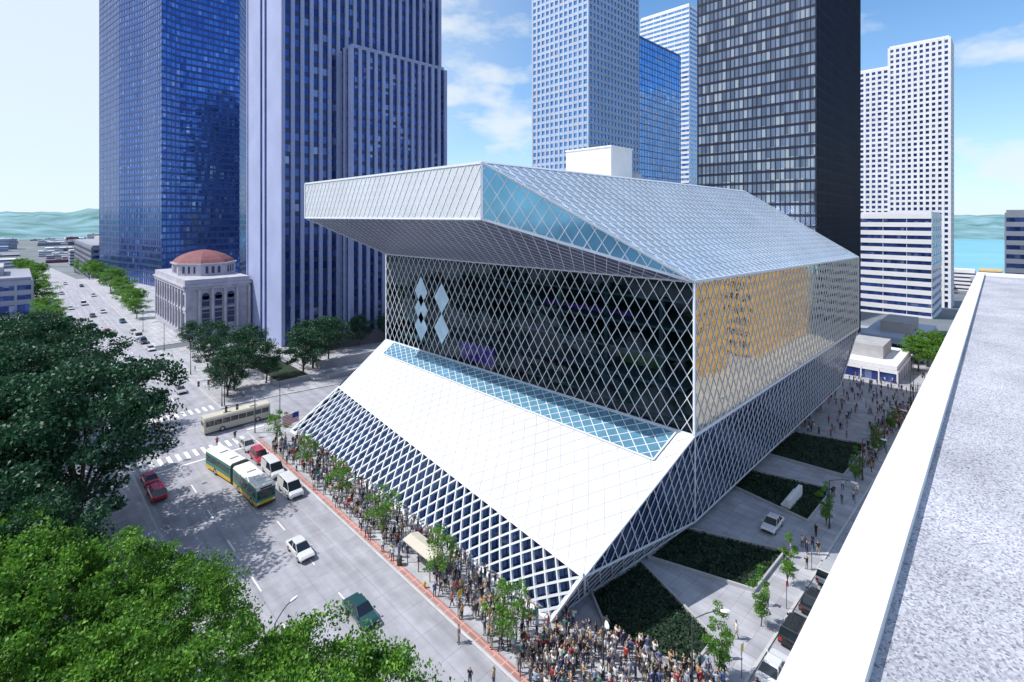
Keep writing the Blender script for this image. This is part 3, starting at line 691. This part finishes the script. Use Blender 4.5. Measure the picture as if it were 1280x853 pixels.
for sx in(-1.29,1.29):
    for y in(2.3,8.5): wheel(mb,sx,y,.5,.3)
mb.obj('body',e); e.rotation_euler=(0,0,hp)

# ---------------------------------------------------------------- street furniture
def lamp(x,y,h,ax,ay,name='street_lamp',arm=2.4):
    z=gz(x,y)+.13; e=empty(name,(x,y,z)); mb=MB()
    mb.tube((0,0,0),(0,0,.7),.16,.12,'pole',10); mb.tube((0,0,.7),(0,0,h-.8),.085,.055,'pole',10)
    p=V((0,0,h-.8)); 
    for t in (.25,.5,.75,1.): 
        q=V((ax*arm*t,ay*arm*t,h-.8+.8*math.sin(t*hp))); mb.tube(p,q,.045,.04,'pole',8); p=q
    d=V((ax,ay,0)); n=V((-ay,ax,0))
    rr=[]
    for t,w,hh in ((0,.08,.06),(.2,.16,.1),(.5,.2,.12),(.8,.12,.06)):
        c=p+d*t; rr.append([c+n*w-V((0,0,.03)),c+n*w*.6-V((0,0,hh)),c-n*w*.6-V((0,0,hh)),c-n*w-V((0,0,.03)),c-n*w*.6+V((0,0,hh*.7)),c+n*w*.6+V((0,0,hh*.7))])
    mb.loft(rr,'white'); mb.obj('lamp_post',e)
lamp(41,19.6,6.4,.7,-.71); lamp(36,25.2,6.2,-.7,-.7,arm=1.4); lamp(77.7,17.9,7.2,0,-1.); lamp(117,17.9,8,0,-1.); lamp(98,17.9,7.5,0,-1)
lamp(34.4,95.2,10.5,-1,0); lamp(31.6,57.8,7.6,-1,0,arm=1.8); lamp(31,118.5,9.7,-1,0); lamp(33.3,74.6,7.4,-1,0,arm=1.8); lamp(31.6,148,9,-1,0); lamp(31.6,180,9,-1,0); lamp(31.6,215,9,-1,0); lamp(12,120,9,1,0); lamp(150,18,9,-.6,-.8); lamp(172,20,10,-1,0); lamp(172,40,10,-1,0); lamp(15.5,44,6.5,.9,.3,arm=1.6)
def signal(x,y,ax,ay,name='traffic_signal'):
    e=empty(name,(x,y,gz(x,y)+.13)); mb=MB(); mb.tube((0,0,0),(0,0,6.2),.11,.08,'pole'); mb.tube((0,0,5.9),(ax*5,ay*5,6.2),.06,.04,'pole')
    for t in(3,4.8):
        c=V((ax*t,ay*t,5.6)); mb.box(c.x-.17,c.x+.17,c.y-.15,c.y+.15,5.1,6.1,'black')
        for k,m in enumerate(('lampr','ypaint','busgreen')): mb.tube((c.x,c.y-.15,5.9-.3*k),(c.x,c.y-.22,5.9-.3*k),.11,.11,m,10)
    mb.obj('mast',e)
signal(31.5,99.5,-1,0); signal(31.5,118.5,-1,0); signal(12,99.5,1,0); signal(150.5,17.5,0,-1); signal(171,17.5,-1,0)
e=empty('bus_shelter',(32.9,47.5,.13)); mb=MB()
for x in(-.7,.7):
    for y in(-2.2,0,2.2): mb.tube((x,y,0),(x,y,2.5),.05,.05,'black')
rr=[[(-1.05,-2.7,2.5+.0),(1.05,-2.7,2.5),(1.05,-2.7,2.6),(0,-2.7,2.85),(-1.05,-2.7,2.6)],[(-1.05,2.7,2.5),(1.05,2.7,2.5),(1.05,2.7,2.6),(0,2.7,2.85),(-1.05,2.7,2.6)]]
mb.loft(rr,'bustan'); mb.box(.64,.68,-2.1,2.1,.4,2.3,'cglass'); mb.box(.15,.55,-1.8,1.8,.42,.48,'conc')
for y in(-1.5,1.5): mb.box(.2,.5,y-.04,y+.04,0,.42,'black')
mb.obj('frame',e)
# flag on a pole over the pavement: red and white stripes with a blue canton, hanging in a slight wave
e=empty('flag_on_pole',(34.2,86,.13)); mb=MB(); mb.tube((0,0,0),(0,0,7.2),.06,.04,'white',8)
for j in range(13):
    for i in range(10):
        f=lambda i,j:(-.05-.26*i,.12*math.sin(i*.8),7.0-.13*j-.02*i)
        m='busblue' if (i<4 and j<7) else ('flagred' if j%2==0 else 'white')
        mb.poly([f(i,j),f(i+1,j),f(i+1,j+1),f(i,j+1)],m)
M['busblue']=mat('flag_blue',(.03,.05,.25),.8); M['flagred']=mat('flag_red',(.55,.03,.05),.8)
mb.obj('flag',e)
def sign(x,y,m,name):
    e=empty(name,(x,y,gz(x,y)+.13)); mb=MB(); mb.tube((0,0,0),(0,0,2.9),.035,.035,'pole'); mb.box(-.3,.3,-.05,-.036,2.2,2.95,m); mb.box(-.27,.27,-.056,-.051,2.25,2.4,'white'); mb.obj('post',e)
for i,(x,y) in enumerate([(31.3,39),(31.3,62),(31.3,72),(45,17),(57,17),(66,17),(88,17)]): sign(x,y,['busyellow','lampr','busgreen'][i%3],'street_sign')
for (x,y) in [(31.3,50),(42,18)]:
    e=empty('litter_bin',(x,y,.13)); mb=MB(); mb.tube((0,0,0),(0,0,.9),.28,.32,'pole',14); mb.tube((0,0,.9),(0,0,1.05),.34,.2,'pole',14); mb.obj('bin',e)
e=empty('fire_hydrant',(31.3,45,.13)); mb=MB(); mb.tube((0,0,0),(0,0,.6),.12,.11,'busyellow',10); mb.tube((0,0,.6),(0,0,.72),.13,.04,'busyellow',10); mb.tube((-.2,0,.4),(.2,0,.4),.06,.06,'busyellow',8); mb.obj('body',e)

# ---------------------------------------------------------------- people
M['shirt']=rampmat('shirt',[(.7,.7,.7),(.05,.06,.1),(.4,.04,.05),(.08,.12,.3),(.02,.02,.025),(.3,.27,.22),(.75,.75,.75),(.05,.2,.2),(.15,.15,.17),(.45,.3,.15),(.3,.4,.55),(.03,.03,.05),(.6,.62,.66),(.04,.05,.12),(.02,.02,.02)])
M['pants']=rampmat('trousers',[(.03,.04,.09),(.02,.02,.02),(.2,.17,.12),(.05,.07,.14),(.1,.1,.1),(.35,.32,.27)])
M['skin']=rampmat('skin',[(.5,.3,.22),(.55,.36,.27),(.25,.14,.09),(.45,.28,.2)],.6)
M['hair']=rampmat('hair',[(.03,.02,.015),(.1,.06,.03),(.25,.17,.08),(.02,.02,.02),(.3,.28,.26)],.7)
M['shoe']=mat('shoe',(.03,.03,.03),.6)
def person_mesh(i,legs,arms,lean=0,female=False):
    sw=.17 if female else .2
    vs=[((0,0,.95),.145),((0,lean*.3,1.12),.13),((0,lean*.7,1.32),.16),((0,lean,1.47),.10),((0,lean,1.53),.058),((0,lean-.01,1.60),.085),((0,lean-.015,1.68),.098),((0,lean,1.755),.06)]
    ed=[(0,1),(1,2),(2,3),(3,4),(4,5),(5,6),(6,7)]
    def add(p,r,par): vs.append((p,r)); ed.append((par,len(vs)-1)); return len(vs)-1
    for sx,(k,f) in zip((-1,1),legs):
        h=add((sx*.1,0,.88),.10,0); kn=add((sx*.11,k,.5),.065,h); an=add((sx*.11,f,.1),.045,kn); add((sx*.12,f-.02,.05),.045,an); add((sx*.13,f-.17,.045),.04,len(vs)-1)
    for sx,(el,ha) in zip((-1,1),arms):
        s_=add((sx*sw,lean,1.42),.065,3); e_=add((sx*el[0],el[1]+lean,el[2]),.047,s_); w=add((sx*ha[0],ha[1]+lean,ha[2]),.033,e_)
        d=(V(ha)-V(el)).normalized(); add((sx*(ha[0]+d.x*.1),ha[1]+lean+d.y*.1,ha[2]+d.z*.1),.036,w)
    me=D.meshes.new('sk'); me.from_pydata([v[0] for v in vs],ed,[]); o=D.objects.new('sk',me); COL.objects.link(o)
    m=o.modifiers.new('s','SKIN'); 
    for j,v in enumerate(vs): me.skin_vertices[0].data[j].radius=(v[1]*(1.25 if j in(0,1,2) else 1),v[1]*(.8 if j in (0,1,2) else 1)); me.skin_vertices[0].data[j].use_root=(j==0)
    sb=o.modifiers.new('u','SUBSURF'); sb.levels=1; sb.render_levels=1
    dg=bpy.context.evaluated_depsgraph_get(); dg.update(); out=D.meshes.new_from_object(o.evaluated_get(dg)); D.objects.remove(o)
    out.materials.clear()
    for k in('shirt','pants','skin','hair','shoe'): out.materials.append(M[k])
    for p in out.polygons:
        c=p.center; p.use_smooth=True
        if c.z<.11: k=4
        elif c.z>1.5: k=3 if (c.z>1.70 or (c.y>lean+.03 and c.z>(1.35 if female else 1.58))) else 2
        elif abs(c.x)>sw+.02 and c.z<1.28 or (abs(c.y-lean)>.24 and c.z>.95): k=2
        elif c.z<.95: k=1
        else: k=0
        p.material_index=k
    out.name='person_%d'%i; return out
dn=((.25,.02,1.15),(.26,-.06,.9)); bent=((.24,.03,1.15),(.12,-.22,1.12)); up=((.3,-.12,1.3),(.12,-.25,1.58)); back=((.25,.12,1.17),(.26,.16,.93)); fwd=((.24,-.1,1.17),(.24,-.24,.98)); hip=((.36,.06,1.2),(.2,-.05,1.02))
PM=[person_mesh(0,[(0,0),(-.02,0)],[dn,dn]),person_mesh(1,[(-.14,-.25),(.02,.25)],[back,fwd],-.02),person_mesh(2,[(0,.02),(-.03,-.04)],[bent,dn],0,True),
    person_mesh(3,[(.02,.22),(-.14,-.22)],[fwd,back],-.02,True),person_mesh(4,[(0,0),(0,.03)],[up,dn]),person_mesh(5,[(-.03,0),(0,.04)],[hip,bent],.0),person_mesh(6,[(0,0),(0,0)],[bent,bent],-.03,True),person_mesh(7,[(0,.0),(-.05,-.06)],[up,up],.01)]
crowd=empty('crowd'); placed=[]
def addp(x,y,cr=crowd):
    for q in placed[-400:]:
        if (q[0]-x)**2+(q[1]-y)**2<.18: return False
    placed.append((x,y)); onwalk=(30.4<x<152 and 16.5<y<101) or (x>170 and y>16.5)
    o=D.objects.new('person',random.choice(PM)); COL.objects.link(o); o.parent=cr
    o.location=(x,y,gz(x,y)+(.135 if onwalk else .012)); o.rotation_euler=(0,0,random.uniform(0,6.28)); s=random.uniform(.9,1.06); o.scale=(s,s,s); return True
c=0
while c<430:
    y=27+65*random.random()**1.25; x=random.uniform(32.2,36.9) if random.random()<.85 else random.uniform(31,33)
    if 44.5<y<50.5 and x<34.2: continue
    if addp(x,y): c+=1
c=0
while c<240:
    x=random.uniform(31.2,43.5); y=random.uniform(17.5,31.5)
    if inpoly(x,y,LAWNS[0]) or (x>39 and y>28): continue
    if addp(x,y): c+=1
for t in np.linspace(0,1,34): addp(39.2+2.4*t+random.uniform(-.4,.4),27.2-7*t+random.uniform(-.4,.4))
c=0
while c<230:
    x=random.uniform(98,150)if random.random()<.8 else random.uniform(60,98); y=random.choice([random.gauss(19,.7),random.gauss(19,.7),random.uniform(18,33)])
    if x<98: y=random.uniform(17.3,20)
    if x<98 and random.random()<.75: continue
    if y<17: continue
    if any(inpoly(x,y,L) for L in LAWNS): continue
    if addp(x,y): c+=1
c=0
while c<170:
    if addp(random.uniform(144,176),random.uniform(8,46)): c+=1
for (x,y) in [(29,31.5),(27.6,33),(29.6,37),(56,18.5),(64,19),(70,18.7),(49,19),(46,18.7),(36,121),(35,140),(33,150),(45,119),(28,99),(25,98.5),(20,119)]: addp(x,y)

# ---------------------------------------------------------------- light & sky
w=D.worlds.new('World'); S.world=w; w.use_nodes=True; nt=w.node_tree; bg=nt.nodes['Background']
sky=N(nt,'ShaderNodeTexSky'); sky.sky_type='NISHITA'; sky.sun_disc=False; sky.sun_elevation=EL; sky.sun_rotation=math.atan2(SUN.x,SUN.y)
sky.air_density=1.0; sky.dust_density=.2; sky.ozone_density=3.5
tint=N(nt,'ShaderNodeMix',data_type='RGBA',blend_type='MULTIPLY'); tint.inputs['Factor'].default_value=1; tint.inputs['B'].default_value=(.78,1.32,1.62,1); nt.links.new(sky.outputs[0],tint.inputs['A'])
tc_=N(nt,'ShaderNodeTexCoord'); mp=N(nt,'ShaderNodeMapping'); mp.inputs['Scale'].default_value=(1.,1.,2.4); nt.links.new(tc_.outputs['Generated'],mp.inputs[0])
no=N(nt,'ShaderNodeTexNoise'); no.inputs['Scale'].default_value=3.1; no.inputs['Detail'].default_value=8; no.inputs['Roughness'].default_value=.52; nt.links.new(mp.outputs[0],no.inputs[0])
r=N(nt,'ShaderNodeMapRange',interpolation_type='SMOOTHSTEP'); r.inputs['From Min'].default_value=.48; r.inputs['From Max'].default_value=.64; r.inputs['To Max'].default_value=.85; nt.links.new(no.outputs['Fac'],r.inputs['Value'])
sx=N(nt,'ShaderNodeSeparateXYZ'); nt.links.new(tc_.outputs['Generated'],sx.inputs[0])
m1=N(nt,'ShaderNodeMath',operation='MULTIPLY'); m1.inputs[1].default_value=-6.5; nt.links.new(sx.outputs['Z'],m1.inputs[0])
ex=N(nt,'ShaderNodeMath',operation='EXPONENT'); nt.links.new(m1.outputs[0],ex.inputs[0])
mxx=N(nt,'ShaderNodeMath',operation='MULTIPLY'); mxx.inputs[1].default_value=.85; mxx.use_clamp=True; nt.links.new(ex.outputs[0],mxx.inputs[0])
dt=N(nt,'ShaderNodeVectorMath',operation='DOT_PRODUCT'); dt.inputs[1].default_value=tuple(SUN); nt.links.new(tc_.outputs['Generated'],dt.inputs[0])
gl=N(nt,'ShaderNodeMapRange',interpolation_type='SMOOTHSTEP'); gl.inputs['From Min'].default_value=-.35; gl.inputs['From Max'].default_value=.6; gl.inputs['To Max'].default_value=.85; nt.links.new(dt.outputs['Value'],gl.inputs['Value'])
ad=N(nt,'ShaderNodeMath',operation='MAXIMUM'); nt.links.new(r.outputs[0],ad.inputs[0]); nt.links.new(mxx.outputs[0],ad.inputs[1])
a3=N(nt,'ShaderNodeMath',operation='MAXIMUM'); nt.links.new(ad.outputs[0],a3.inputs[0]); nt.links.new(gl.outputs[0],a3.inputs[1])
mx=N(nt,'ShaderNodeMix',data_type='RGBA'); mx.inputs['B'].default_value=(7.2,7.8,8.2,1)
nt.links.new(a3.outputs[0],mx.inputs['Factor']); nt.links.new(tint.outputs['Result'],mx.inputs['A']); nt.links.new(mx.outputs['Result'],bg.inputs[0]); bg.inputs[1].default_value=.12
sl=D.lights.new('sun','SUN'); sl.energy=5.0; sl.angle=math.radians(.5); sl.color=(1,.97,.92)
so=D.objects.new('sun',sl); COL.objects.link(so)
to=V((SUN.x*math.cos(EL),SUN.y*math.cos(EL),math.sin(EL))); so.rotation_euler=to.to_track_quat('Z','Y').to_euler()
cam=D.cameras.new('camera'); co=D.objects.new('camera',cam); COL.objects.link(co); S.camera=co
cam.sensor_width=36; cam.lens=627/1280*36; cam.shift_y=-(426.5-272)/1280; cam.clip_start=.05; cam.clip_end=20000
co.location=(0,0,40); fw=V((math.cos(math.radians(45.3)),math.sin(math.radians(45.3)),0)); co.rotation_euler=fw.to_track_quat('-Z','Y').to_euler()
S.view_settings.view_transform='Standard'; S.view_settings.look='None'; S.view_settings.exposure=0
